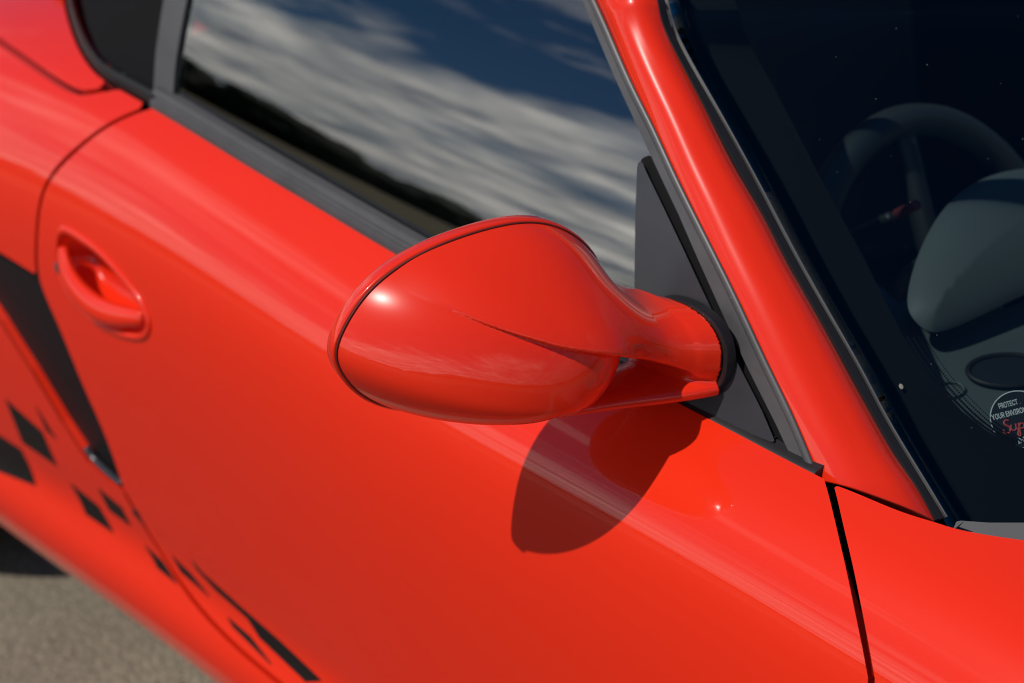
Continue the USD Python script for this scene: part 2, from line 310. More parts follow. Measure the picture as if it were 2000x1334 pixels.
ST = [(-2.5, [(-.60, .99), (-.69, .975), (-.785, .945), (-.845, .90), (-.88, .845), (-.895, .79), (-.90, .69), (-.895, .57), (-.888, .48), (-.887, .435), (-.895, .40), (-.893, .355), (-.868, .31), (-.82, .283), (-.73, .27)]),
      (-1.95, [(-.60, 1.045), (-.69, 1.025), (-.788, .985), (-.848, .935), (-.882, .872), (-.897, .80), (-.900, .69), (-.893, .57), (-.882, .48), (-.879, .435), (-.889, .398), (-.888, .352), (-.862, .305), (-.81, .275), (-.72, .262)]),
      (-1.55, [(-.655, 1.02), (-.73, 1.00), (-.790, .964), (-.840, .920), (-.868, .866), (-.880, .80), (-.879, .69), (-.868, .57), (-.857, .48), (-.855, .435), (-.867, .398), (-.867, .352), (-.84, .305), (-.79, .275), (-.70, .262)]),
      (-1.1, [(-.66, .965), (-.73, .947), (-.785, .913), (-.831, .874), (-.857, .832), (-.868, .775), (-.868, .68), (-.858, .565), (-.848, .48), (-.847, .435), (-.859, .398), (-.859, .352), (-.832, .305), (-.78, .275), (-.69, .262)]),
      (-.65, [(-.62, .905), (-.70, .898), (-.766, .873), (-.811, .848), (-.838, .815), (-.852, .765), (-.856, .675), (-.850, .565), (-.842, .48), (-.842, .435), (-.852, .398), (-.852, .352), (-.825, .305), (-.775, .275), (-.69, .262)]),
      (-.2, [(-.54, .862), (-.65, .862), (-.745, .850), (-.805, .832), (-.842, .80), (-.863, .75), (-.873, .665), (-.874, .565), (-.872, .48), (-.872, .435), (-.877, .398), (-.875, .352), (-.85, .305), (-.80, .275), (-.71, .262)]),
      (.3, [(-.52, .795), (-.64, .80), (-.74, .79), (-.805, .77), (-.845, .74), (-.868, .695), (-.88, .63), (-.884, .55), (-.884, .48), (-.884, .435), (-.884, .398), (-.88, .352), (-.86, .305), (-.81, .275), (-.72, .262)])]
_X = A([s[0] for s in ST]); _P = A([s[1] for s in ST])
_T = np.r_[0, np.cumsum(np.linalg.norm(np.diff(_P[3], axis=0), axis=1))]; TB = _T[2]; T0 = _T[0]; T1 = _T[-1]
_sy = RectBivariateSpline(_X, _T, _P[..., 0], kx=3, ky=3, s=0); _sz = RectBivariateSpline(_X, _T, _P[..., 1], kx=3, ky=3, s=0)
def body_f(ab): return np.stack([ab[:, 0], _sy.ev(ab[:, 0], ab[:, 1]), _sz.ev(ab[:, 0], ab[:, 1])], 1)
S = Surf(body_f, (-2.5, .3), (T0, T1), 1)
if np.einsum('ij,j->i', S.n(A([[-1.1, _T[6]]])), A([0, -1, 0]))[0] < 0: S = Surf(body_f, (-2.5, .3), (T0, T1), -1)
def onS(pts, n=None):
    ab = S.at(pts); return ab if n is None else spl(ab, n)

# shut lines and edges, found from the photograph and laid on the body
belt = onS([(300, 205), (400, 264), (500, 325), (620, 396), (750, 473), (1000, 612), (1200, 716), (1400, 820), (1480, 862), (1545, 896), (1612, 930)], 60)
front_cut = onS([(1616, 932), (1628, 975), (1648, 1060), (1670, 1160), (1690, 1260), (1702, 1325)], 20)
fb = front_cut[-1]; front_cut = np.vstack([front_cut, spl([fb, fb+[.02, .12], fb+[.0, .25], [fb[0]-.08, _T[9]]], 12)[1:]])
rear_cut = onS([(297, 208), (230, 235), (160, 283), (110, 332), (85, 375), (74, 430), (71, 490), (76, 547), (112, 636), (160, 752), (203, 850), (241, 957)], 50)
door_low = onS([(241, 957), (300, 1055), (352, 1135), (411, 1210), (480, 1278), (560, 1345)], 24)
dl = door_low[-1]; door_low = np.vstack([door_low, spl([dl, [(dl[0]+front_cut[-1, 0])/2, _T[9]-.004], front_cut[-1]], 10)[1:]])
G = .0006
door_poly = Polygon(np.vstack([belt, front_cut, door_low[::-1], rear_cut[::-1]])).buffer(0)
seal_edge = onS([(128, -60), (132, 0), (145, 55), (168, 108), (203, 150), (240, 172), (300, 205)], 24)
lid_cut = onS([(-160, -25), (-60, 42), (0, 82), (60, 124), (125, 168), (165, 181), (205, 175), (237, 170)], 24)
intake = onS([(-70, 462), (0, 500), (74, 546), (110, 636), (158, 752), (201, 850), (237, 950), (215, 938), (172, 897), (120, 818), (60, 718), (0, 622), (-70, 512)])
intake_poly = Polygon(spl(intake, 120, True)).buffer(0)
intake_poly = Polygon(dens(intake, .01)).buffer(-.004).buffer(.004)
handle_px = [(118, 453), (150, 460), (190, 488), (235, 535), (275, 590), (291, 632), (282, 655), (250, 656), (205, 640), (160, 606), (128, 562), (111, 505)]
handle_poly = Polygon(spl(onS(handle_px), 90, True))

hb = {'c': None}
door = put_panel('door', S, door_poly.buffer(-G).difference(handle_poly.buffer(.0005)), M['red'], car, r=.0022, corner=.003)
side_poly = Polygon(np.vstack([[(-2.5, _T[2]+.0)], lid_cut[1:][lid_cut[1:, 0] > -2.49], [belt[0]], rear_cut, door_low[1:], [[front_cut[-1, 0]+.0, _T[11]]], [[front_cut[-1, 0], T1]], [[-2.5, T1]]])).buffer(0)
_arch = S.f(np.stack(np.meshgrid(np.linspace(-2.5, -1.9, 61), np.linspace(_T[5], T1, 61), indexing='ij'), -1).reshape(-1, 2))
arch_t = [(x, float(np.interp(-z, -_sz.ev(np.full(200, x), np.linspace(_T[4], T1, 200)), np.linspace(_T[4], T1, 200)))) for x, z in [(-2.43+.37*math.cos(a), .425+.37*math.sin(a)) for a in np.linspace(-.2, math.pi/2, 40)] if x > -2.5]
side_poly = side_poly.difference(Polygon(arch_t+[(-2.7, arch_t[-1][1]), (-2.7, T1+.1), (arch_t[0][0], T1+.1)])).buffer(-G*.8).difference(Polygon(dens(intake, .01)).buffer(.001))
put_panel('rear_quarter_and_sill', S, side_poly, M['red'], car, r=.003)
lid_poly = Polygon(np.vstack([lid_cut[lid_cut[:, 0] > -2.49], seal_edge[seal_edge[:, 0] < -1.5][::-1][2:], [[-2.0, T0]], [[-2.5, T0]], [[-2.5, _T[2]]]])).buffer(0)
put_panel('roof_cover_lid', S, lid_poly.buffer(-G*.8), M['red'], car, r=.003)
apb = onS([(1620, 938), (1660, 952), (1720, 977), (1780, 1000), (1830, 1015), (1865, 1026), (1930, 1039), (2000, 1049), (2080, 1058)], 24)
fend = np.vstack([apb, [[.3, apb[-1, 1]]], [[.3, T1]], [[front_cut[-1, 0]+.02, T1]], front_cut[::-1]])
put_panel('front_fender', S, Polygon(fend).buffer(0).buffer(-G), M['red'], car, r=.0022, corner=.002)
# dark liner behind every gap
def liner_f(ab): return S.f(ab)-S.n(ab)*.017
SL = Surf(liner_f, (-2.5, .3), (T0, T1), S.flip)
hole = Polygon(handle_poly.exterior).buffer(.02).union(intake_poly.buffer(.02))
put_panel('door_jamb', SL, box(-2.0, _T[2]+.014, -.80, _T[12]).union(box(-2.46, T0+.01, -1.68, _T[6])).difference(hole), M['jamb'], car, cell=.03, r=.002)
put_panel('body_liner', SL, box(-.79, _T[2]+.012, .3, _T[12]), M['void'], car, cell=.03, r=.002)
# door handle: raised lip, hollow and bar
ha = A(handle_poly.exterior.coords)[:-1]; hcen = handle_poly.centroid
def cup_h(ab):
    d = shapely.distance(shapely.points(ab), handle_poly.exterior); u = np.clip(d/.019, 0, 1); return -.001-.038*(u*u*(3-2*u))
handle = put_panel('door_handle_recess', S, handle_poly.buffer(.001), M['red'], car, h=cup_h, cell=.0025, r=.001, corner=0)
lip = dens(ha, .003); lipP, lipN = S.f(lip)+S.n(lip)*.0005, S.n(lip)
ls = unit(np.cross(unit(np.roll(lipP, -1, 0)-np.roll(lipP, 1, 0)), lipN))
obj('handle_lip', sweep(lipP, circ(.0046, 14, .0028), ls, lipN, closed=True), M['red'], handle, smooth=True)
gp = spl(onS([(119, 486), (138, 530), (178, 580), (225, 610), (277, 622)]), 40); gl = np.sin(np.linspace(0.12, math.pi-.12, 40))
gP = S.f(gp)+S.n(gp)*(-.006+.014*gl**.7)[:, None]; gN = S.n(gp); gs, gu = frame(gP, A([0, -1., .25]))
obj('handle_grip', sweep(gP, circ(.0145, 20, .0085), gs, gu, np.stack([.35+.65*gl**.6, .5+.5*gl**.6], 1)), M['red'], handle, smooth=True)
obj('key_slot', tube(S.f(onS([(114, 512), (117, 530)]))+S.n(onS([(114, 512), (117, 530)]))*.002, .003), M['trim'], handle, smooth=True)

# black checkered marks and stripe, thin film on the paint
CH = [[(10, 778), (83, 843), (113, 912), (45, 865)], [(67, 788), (87, 819), (113, 861), (91, 841)], [(-45, 822), (0, 850), (41, 877), (71, 950), (0, 922), (-28, 905)],
      [(136, 942), (192, 987), (224, 1043), (168, 1005)], [(191, 952), (238, 991), (257, 1029), (213, 996)], [(261, 989), (271, 1001), (285, 1031), (259, 1001)],
      [(280, 1061), (318, 1096), (350, 1145), (308, 1110)], [(334, 1082), (375, 1122), (416, 1173), (353, 1117)], [(441, 1201), (490, 1243), (541, 1310), (500, 1270), (455, 1225)]]
def film(name, px, parent, mat='decal', lift=.0005):
    ab = onS(px); pl = Polygon(dens(ab, .01)).buffer(0)
    v, f, n = panel(S, pl, r=.0001, depth=.0003, cell=.01, corner=.0008, h=lambda q: np.full(len(q), lift)); return obj(name, (v, f), M[mat], parent, normals=n)
for k, c in enumerate(CH): film('checker_mark', c, car)
stripe_px = [(371, 1089), (395, 1117), (469, 1183), (546, 1250), (630, 1330), (597, 1332), (507, 1246), (483, 1208), (420, 1152), (385, 1113)]
film('side_stripe', stripe_px, car)

# intake behind the door
ip = Polygon(dens(intake, .01))
put_panel('side_intake_mesh', S, ip.buffer(.006), M['mesh'], car, label='black mesh set into the side air intake', h=lambda q: np.full(len(q), -.013), r=.001)
il = dens(spl(onS([(160, 878), (175, 900), (195, 920), (215, 938), (232, 950)]), 30), .004, closed=False)
obj('intake_lip', tube(S.f(il)-S.n(il)*.006, .0045), M['chrome'], car, smooth=True)

# ---------------------------------------------------------------- side glass and its frame
bx = S.f(belt); ky, kz = np.polyfit(bx[:, 0], bx[:, 1], 2), np.polyfit(bx[:, 0], bx[:, 2], 2)
TAU, CURV = math.tan(math.radians(11.5)), .46
def glass_f(ab):
    z0 = np.polyval(kz, ab[:, 0]); d = ab[:, 1]-z0; return np.stack([ab[:, 0], np.polyval(ky, ab[:, 0])+.013+TAU*d+CURV*d*np.abs(d), ab[:, 1]], 1)
GS = Surf(glass_f, (-2.0, -.5), (.8, 1.25), 1)
if GS.n(A([[-1.1, 1.0]]))[0, 1] > 0: GS = Surf(glass_f, (-2.0, -.5), (.8, 1.25), -1)
def gpan(name, px, mat, lift, parent=None, extra=None, rounding=.004, **kw):
    ab = GS.at(px) if px is not None else extra
    return put_panel(name, GS, Polygon(dens(ab, .02)).buffer(0), M[mat], parent or car, h=lambda q: np.full(len(q), lift), corner=rounding, **kw)
gl_px = GS.at([(1240, 740), (1000, 620), (832, 522), (520, 332), (338, 222), (352, 130), (372, -10)]); gr_px = GS.at([(1135, -10), (1205, 130), (1275, 285), (1290, 420)])
gpoly = Polygon(np.vstack([gl_px, [[gl_px[-1, 0]+.14, 1.215]], [[gr_px[0, 0]-.03, 1.215]], gr_px]))
v, f, n = panel(GS, gpoly, r=.001, depth=.0028, cell=.012)
obj('side_window', (v, f), M['side_glass'], car, normals=n, label='side window mirroring clouds, trees and field')
# belt strip: lower lip, groove and upper lip
bpath = S.f(belt)[:46]; bside, bup = frame(bpath, A([0, -.75, .66]))
bn = S.n(belt)[:46]
updir = unit(GS.tan(GS.at(pj(bpath)))[1]); outdir = GS.n(GS.at(pj(bpath)))
prof = [(-.004, .0005), (-.0035, .004), (.001, .0065), (.0075, .0062), (.0095, .0024), (.0120, .0020), (.0138, .0048), (.0195, .0040), (.0215, .0015), (.0215, -.010), (-.004, -.012)]
gb = np.vstack([bpath]); 
obj('belt_strip', sweep(gb-bn*.002, prof, updir, outdir), M['trim'], car, smooth=40, label='dark grey strip along the foot of the side window')
gpan('rear_window_post', [(303, 192), (345, 204), (352, 120), (376, -10), (385, -50), (332, -50), (325, -10), (308, 100)], 'trim', .004)
# dark soft panel behind the window with its rubber edge
qpx = [(150, -60), (158, 0), (170, 50), (190, 100), (222, 142), (262, 172), (306, 196), (312, 90), (326, -10), (330, -60)]
gpan('roof_side_panel', qpx, 'fabric', .001, rounding=.002)
se = S.f(seal_edge); sn = S.n(seal_edge); ss, su = frame(se, A([0, -1., .2]))
sdir = np.cross(unit(np.gradient(se, axis=0)), su); sdir = sdir*np.sign(sdir[:, 2:3]+1e-9)
obj('roof_seal', sweep(se-sn*.002, [(-.002, -.006), (-.002, .003), (.001, .0055), (.006, .006), (.012, .005), (.015, .002), (.016, -.006)], sdir, sn), M['seal'], car, smooth=40)
obj('roof_seal_joint', tube(S.f(onS([(232, 160), (248, 154)]))+S.n(onS([(232, 160)]))*.003, .0045), M['trim'], car, smooth=True)

tb = S.f(belt)[40:-1]; tn = S.n(belt)[40:-1]; tu = S.tan(belt)[1][40:-1]*-1; tu = unit(tu)
obj('door_top_rubber', sweep(tb-tn*.003, [(-.0030, -.004), (-.0028, .0012), (.000, .0022), (.004, .0012), (.011, .0005), (.013, -.004), (.013, -.012), (-.0030, -.012)], tu, tn), M['rubber'], car, smooth=40)
# mirror foot plate (sail) on its rubber
gpan('sail_rubber', [(1244, 330), (1252, 305), (1272, 296), (1292, 318), (1345, 436), (1400, 555), (1470, 705), (1530, 826), (1566, 890), (1548, 882), (1470, 862), (1400, 830), (1246, 752)], 'gap', .0015)
MY, MX, MZ = .772, -.785, .936
def sail_h(q): return .008+.004*np.exp(-(((q[:, 0]-MX)/.056)**2+((q[:, 1]-MZ)/.050)**2)**1.3)
sp = GS.at([(1250, 330), (1253, 317), (1261, 309), (1270, 311), (1280, 334), (1303, 381), (1336, 449), (1384, 544), (1422, 617), (1470, 722), (1506, 796), (1535, 864), (1529, 870), (1515, 868), (1467, 848), (1410, 821), (1350, 793), (1252, 744)])
sail = put_panel('mirror_foot_plate', GS, Polygon(dens(sp, .02)), M['sail'], car, h=sail_h, cell=.004, r=.0032, corner=.0015, label='satin black triangular plate carrying the mirror')

# grey window frame along the pillar and the red pillar itself
fl = [(1120, -45), (1140, 0), (1200, 144), (1267, 288), (1331, 423), (1394, 565), (1462, 712), (1520, 827), (1545, 880), (1580, 915), (1609, 929)]
fr = [(1609, 929), (1562, 817), (1509, 707), (1457, 596), (1394, 470), (1331, 344), (1289, 254), (1245, 166), (1201, 66), (1170, -2), (1148, -48)]
gpan('window_frame', fl+fr[1:], 'trim', .007, r=.0025, rounding=.0008)
frp = spl(A(fr)[::-1], 60); lipab = GS.at(frp-[7, 0]); lP = GS.f(lipab)+GS.n(lipab)*.0072
ff_, fu_ = frame(lP, A([0, -1, .3])); obj('frame_lip', sweep(lP, circ(.0035, 10, .0022), ff_, fu_), M['trim'], car, smooth=True)

Lpx = spl(A(fr)[1:-1][::-1].tolist()+[(1613, 934)], 60); Lab = GS.at(Lpx); L3 = GS.f(Lab)+GS.n(Lab)*.006
Rpx = spl([(1262, -45), (1281, 0), (1290, 40), (1335, 135), (1380, 220), (1434, 324), (1488, 418), (1533, 504), (1587, 600), (1648, 711), (1702, 810), (1752, 896), (1788, 950), (1824, 1016)], 60)
Ry = np.interp(Rpx[:, 1], [-45, 0, 1016], [-.664, -.673, -.709]); R3 = aty(Rpx, Ry)
def resamp(P, n=60):
    s = np.r_[0, np.cumsum(np.linalg.norm(np.diff(P, axis=0), axis=1))]; return CubicSpline(s/s[-1], P)
Lc, Rc = resamp(L3), resamp(R3)
for c in (Lc, Rc): pass
pn = unit(np.cross(Lc(.5)-Lc(.4), Rc(.5)-Lc(.5))); pn = pn*(-np.sign(pn[1]))
BULGE = .0125
def pil_f(ab):
    a, b = ab[:, 0], ab[:, 1]; w = b[:, None]; l, r = Lc(a), Rc(a); n = unit(np.cross(Lc(a, 1), r-l)); n = n*(-np.sign(n[:, 1:2]))
    return l*(1-w)+r*w+n*(BULGE*(1-np.abs(2*b-1)**2.7))[:, None]
PS = Surf(pil_f, (0, 1), (0, 1), 1)
if PS.n(A([[.5, .5]]))[0, 1] > 0: PS = Surf(pil_f, (0, 1), (0, 1), -1)
aa = np.linspace(-.022, 1, 140); bb = np.linspace(0, 1, 40); gab = np.stack(np.meshgrid(aa, bb, indexing='ij'), -1).reshape(-1, 2)
def grid(S_, ab, na, nb):
    i, j = np.meshgrid(np.arange(na-1), np.arange(nb-1), indexing='ij'); k = (i*nb+j).ravel(); f = np.vstack([np.stack([k, k+nb, k+nb+1], 1), np.stack([k, k+nb+1, k+1], 1)])
    P, n = S_.f(ab), S_.n(ab); fn = np.cross(P[f[0, 1]]-P[f[0, 0]], P[f[0, 2]]-P[f[0, 0]])
    if fn@n[f[0, 0]] < 0: f = f[:, ::-1]
    return P, f, n
P, f, n = grid(PS, gab, 140, 40)
# folded-back rims of the pillar sheet
def fold(ab, od, r=.0035, depth=.012):
    p0, n0 = PS.f(ab), PS.n(ab); o = unit(od-n0*np.einsum('ij,ij->i', od, n0)[:, None])
    rr = [(p0+o*r*math.sin(t)-n0*r*(1-math.cos(t)), n0*math.cos(t)+o*math.sin(t)) for t in np.linspace(0, math.pi/2, 6)]; rr.append((p0+o*r-n0*depth, o))
    m = len(ab); v = np.vstack([q[0] for q in rr]); nn = np.vstack([q[1] for q in rr]); i, j = np.meshgrid(np.arange(len(rr)-1), np.arange(m-1), indexing='ij'); k = (i*m+j).ravel()
    f = np.vstack([np.stack([k, k+m, k+m+1], 1), np.stack([k, k+m+1, k+1], 1)]); fn = np.cross(v[f[:, 1]]-v[f[:, 0]], v[f[:, 2]]-v[f[:, 0]]); b = np.einsum('ij,ij->i', fn, nn[f[:, 0]]) < 0; f[b] = f[b][:, ::-1]
    return v, f, nn
parts = [(P, f, n), fold(np.stack([aa, 0*aa], 1), Lc(aa)-Rc(aa)), fold(np.stack([aa, 0*aa+1], 1), Rc(aa)-Lc(aa)), fold(np.stack([0*bb+1, bb], 1), np.tile(Lc(1.)-Lc(.95), (40, 1)), r=.002)]
vv, fff, nnn, c = [], [], [], 0
for q in parts: vv.append(q[0]); fff.append(q[1]+c); nnn.append(q[2]); c += len(q[0])
obj('windscreen_pillar', (np.vstack(vv), np.vstack(fff)), M['red'], car, normals=np.vstack(nnn), label='red pillar beside the windscreen')

# black rubber along the windscreen
Epx = spl([(1278, -50), (1299, 0), (1312, 50), (1348, 126), (1402, 220), (1470, 342), (1533, 463), (1608, 599), (1680, 725), (1720, 801), (1770, 887), (1830, 986), (1846, 1012)], 60)
E3 = aty(Epx, np.interp(Epx[:, 1], [-50, 0, 1012], [-.650, -.659, -.696])); Ec = resamp(E3)
a6 = np.linspace(0, 1, 80); l, r = Rc(a6), Ec(a6); sd = r-l; wd = np.linalg.norm(sd, axis=1); sd = unit(sd); un = unit(np.cross(np.gradient(l, axis=0), sd)); un = un*np.sign(un@A([.5, -.6, .6]))[:, None]
pr = A([(0.12, -.010), (.12, .0005), (.2, .001), (.86, .001), (.90, .0026), (.97, .0026), (1.03, .0), (1.03, -.010)])
obj('windscreen_seal', sweep(l, pr, sd, un, np.stack([wd, np.ones(80)], 1)), M['rubber'], car, smooth=30)
edge = Ec(a6)+un*.0026-sd*.0008
obj('windscreen_seal_lip', tube(edge, .0008, 8), M['trim'], car, smooth=True)

# ---------------------------------------------------------------- windscreen and what is behind it
Ew = resamp(Ec(np.linspace(0, 1, 60))[::-1])          # 0 foot .. 1 top
def ws_f(ab):
    p = Ew(np.clip(ab[:, 0], -.05, 1.2)); v = ab[:, 1]; w = np.minimum(np.abs(v), .72)
    return p+np.stack([.36*(1-(1-w/.70)**2), v, .012*np.sin(np.clip(v/.7, 0, 2)*math.pi/2)], 1)-[0, 0, .002]
WS = Surf(ws_f, (-.04, 1.15), (0, .9), 1)
if WS.n(A([[.5, .2]]))[0, 2] < 0: WS = Surf(ws_f, (-.04, 1.15), (0, .9), -1)
wp = box(-.03, -.004, 1.12, .9)
v, f, n = panel(WS, wp, r=.001, depth=.004, cell=.02, corner=0)
screen = obj('windscreen', (v, f), M['screen_glass'], car, normals=n)
frit_px = WS.at([(1430, -20), (1505, 150), (1600, 335), (1690, 500), (1768, 655), (1822, 735), (1882, 800), (1930, 838), (1976, 862), (2060, 890)])
fpoly = Polygon(np.vstack([[[1.1, -.003]], [[1.1, frit_px[0, 1]+.01]], frit_px, [[-.02, .85]], [[-.03, .85]], [[-.03, -.003]]])).buffer(0)
v, f, n = panel(WS, fpoly, r=.0003, depth=.0003, cell=.02, corner=0, h=lambda q: np.full(len(q), -.0045))
obj('windscreen_border', (v, f), M['void'], screen, normals=n, label='black printed border of the windscreen')
dots = []; fs = spl(WS.at([(1768, 655), (1822, 735), (1882, 800), (1930, 838), (1976, 862)]), 60); dv = unit(np.gradient(fs, axis=0)); dn = np.stack([dv[:, 1], -dv[:, 0]], 1)
dn = dn*np.sign(dn[:, :1]+1e-9)
hexa = circ(1., 6)
for row, rad in enumerate((.0013, .0011, .0008, .0006)):
    ab = fs+dn*(.0016+.0032*row); 
    if row % 2: ab = (ab[1:]+ab[:-1])/2
    p, nn = WS.f(ab)-WS.n(ab)*.0045, WS.n(ab); tu = unit(WS.tan(ab)[0]); tv = np.cross(nn, tu)
    for i in range(len(ab)): dots.append(trimesh.Trimesh(np.vstack([p[i], p[i]+rad*(hexa[:, :1]*tu[i]+hexa[:, 1:]*tv[i])]), [[0, 1+q, 1+(q+1) % 6] for q in range(6)], process=False))
obj('border_dots', cat(dots), M['void'], screen, kind='stuff')

# sticker on the inside of the glass
sc = WS.at([(1996, 815)])[0]; s0, sN = WS.f(sc[None])[0]-WS.n(sc[None])[0]*.006, WS.n(sc[None])[0]
sr = unit(CR-sN*(CR@sN)); su_ = np.cross(sN, sr); rot = math.radians(14); sr, su_ = sr*math.cos(rot)+su_*math.sin(rot), su_*math.cos(rot)-sr*math.sin(rot)
SR = np.linalg.norm(WS.f(WS.at([(1996, 815)]))[0]-EYE)/(FOC*2000/36)      # metres per pixel there
def flat3(m, lift, dx=0, dy=0): v = m.vertices*SR; return trimesh.Trimesh(s0+sr*(v[:, :1]+dx*SR)+su_*(v[:, 1:2]+dy*SR)+sN*(lift+m.vertices[:, 2:]*.00005), m.faces, process=False)
disc_m = trimesh.creation.cylinder(radius=57, height=6, sections=64); stk = obj('warning_sticker', flat3(disc_m, 0), M['sticker'], car, smooth=30, label='round black sticker inside the windscreen')
ringm = trimesh.creation.annulus(54.5, 56.5, 6, sections=64); obj('sticker_ring', flat3(ringm, .0006), M['ink'], stk)
def text(word, hgt, cx, cy, name, mat='ink', bold=True):
    m = text_mesh(word, hgt, 2, bold=bold); m.vertices[:, 0] -= (m.bounds[0, 0]+m.bounds[1, 0])/2; obj(name, flat3(m, .0006, cx, cy), M[mat], stk)
def squeeze(word, hgt, cx, cy, wdt, name, mat='ink'):
    m = text_mesh(word, hgt, 2, bold=True); m.vertices[:, 0] -= (m.bounds[0, 0]+m.bounds[1, 0])/2; m.vertices[:, 0] *= wdt/(m.bounds[1, 0]-m.bounds[0, 0]); obj(name, flat3(m, .0006, cx, cy), M[mat], stk)
squeeze('PROTECT', 10, -12, 29, 37, 'sticker_lettering'); squeeze('YOUR ENVIRONMENT', 10, -4, 11, 92, 'sticker_lettering'); squeeze('INSIDE', 10, -2, -44, 34, 'sticker_lettering')
def stroke(pts, r=1.5): 
    p = spl(pts, 30); p3 = s0+sr*(p[:, :1]*SR)+su_*(p[:, 1:]*SR)+sN*.0007; return tube(p3, r*SR, 6, ref=tuple(sN))
supa = [stroke([(-22, 2), (-27, 5), (-32, 0), (-28, -6), (-24, -12), (-30, -20), (-38, -17), (-36, -12)], 2), stroke([(-20, -6), (-22, -15), (-17, -18), (-12, -12), (-11, -6), (-12, -16), (-8, -17)], 1.7),
        stroke([(-5, -6), (-8, -20), (-11, -31), (-14, -29), (-8, -16), (-2, -8), (3, -10), (1, -17), (-6, -16)], 1.7), stroke([(13, -7), (7, -9), (6, -16), (11, -17), (15, -7), (14, -15), (19, -17)], 1.7)]
obj('sticker_script', cat(supa), M['ink_red'], stk, smooth=True)

# dashboard, instrument hood, vent, steering wheel
def plane_surf(p0, nrm, sx=.5):
    nrm = unit(A(nrm)); u = unit(np.cross([0, 0, 1.], nrm)); w = np.cross(nrm, u)
    return Surf(lambda ab: p0+u*ab[:, :1]+w*ab[:, 1:], (-sx, sx), (-sx, sx), 1)
DZ = plane_surf(aty([(1965, 735)], -.50)[0], (.18, -.10, 1.))
dp = Polygon(DZ.at([(1640, 720), (1700, 560), (1815, 672), (2000, 605), (2200, 520), (2260, 700), (2200, 1000), (1900, 990), (1760, 900)]))
put_panel('dashboard', DZ, dp.buffer(.05).buffer(-.03), M['dash'], car, r=.01, depth=.15, cell=.02)
vent = DZ.at([(1966+78*math.cos(t), 731+31*math.sin(t)) for t in np.linspace(0, 2*math.pi, 40, endpoint=False)])
vv_ = put_panel('dashboard_vent', DZ, Polygon(vent), M['dash_dark'], car, h=lambda q: np.full(len(q), .004), r=.003, depth=.004, cell=.01, corner=0)
vr = DZ.f(vent)+DZ.n(vent)*.004; s_, u_ = frame(vr, DZ.n(vent)[0], True); obj('vent_ring', sweep(vr, circ(.0022, 10), s_, u_, closed=True), M['black'], vv_, smooth=True)
v2 = DZ.at([(1852+30*math.cos(t), 764+15*math.sin(t)) for t in np.linspace(0, 2*math.pi, 30, endpoint=False)])
r2 = DZ.f(v2)+DZ.n(v2)*.002; s_, u_ = frame(r2, DZ.n(v2)[0], True); obj('dashboard_vent', sweep(r2, circ(.0016, 8), s_, u_, closed=True), M['dash'], car, smooth=True)
HP = plane_surf(aty([(1905, 520)], -.44)[0], (.62, -.2, .8))
hpx = spl([(1758, 620), (1757, 570), (1778, 500), (1815, 430), (1862, 380), (1930, 345), (2010, 332), (2100, 340), (2170, 400), (2160, 480), (2080, 555), (2000, 592), (1900, 640), (1817, 668), (1785, 655)], 80, True)
hpl = Polygon(HP.at(hpx))
def hood_h(q): d = shapely.distance(shapely.points(q), hpl.exterior); u = np.clip(d/.075, 0, 1); return .03*np.sqrt(np.clip(1-(1-u)**2, 0, 1))
put_panel('instrument_hood', HP, hpl, M['dash'], car, h=hood_h, r=.004, depth=.06, cell=.005, corner=.01)
wc = aty([(1845, 600)], -.345)[0]; wn = unit(A([.92, 0, .40])); wu = unit(np.cross([0, 1., 0], wn)); ww = np.cross(wn, wu)
th = np.linspace(0, 2*math.pi, 72, endpoint=False); rimp = wc+.185*(np.cos(th)[:, None]*wu+np.sin(th)[:, None]*ww)
wheel_p = xf('steering_wheel', car)
obj('wheel_rim', tube(rimp, .0165, 14, True, ref=tuple(wn)), M['leather'], wheel_p, smooth=True)
for t in (math.pi*.5, math.pi*1.5, math.pi*.0): obj('wheel_spoke', tube(np.linspace(wc, wc+.18*(math.cos(t+math.pi/2*0)*wu*(-1 if t == 0 else 1)+math.sin(t)*ww), 6), .013, 8), M['dash_dark'], wheel_p, smooth=True)
obj('wheel_hub', trimesh.Trimesh(trimesh.creation.icosphere(3).vertices*.055+wc, trimesh.creation.icosphere(3).faces), M['dash_dark'], wheel_p, smooth=True)
s3 = aty([(1640, 470), (1740, 425)], [-.40, -.42]); stalk = obj('indicator_stalk', tube(np.linspace(s3[0], s3[1], 6), .006), M['dash_dark'], car, smooth=True)
s4 = aty([(1752, 418), (1790, 400)], [-.42, -.43]); obj('stalk_tip', tube(np.linspace(s4[0], s4[1], 4), .005), M['tip'], stalk, smooth=True)

# cowl at the foot of the windscreen
cw = WS.at([(1862, 1017), (1930, 1022), (2000, 1022), (2100, 1020), (2100, 1092), (2000, 1082), (1930, 1072), (1868, 1056)])
put_panel('cowl_panel', WS, Polygon(dens(cw, .01)).buffer(0), M['cowl'], car, h=lambda q: np.full(len(q), .004), r=.0015, corner=.004)

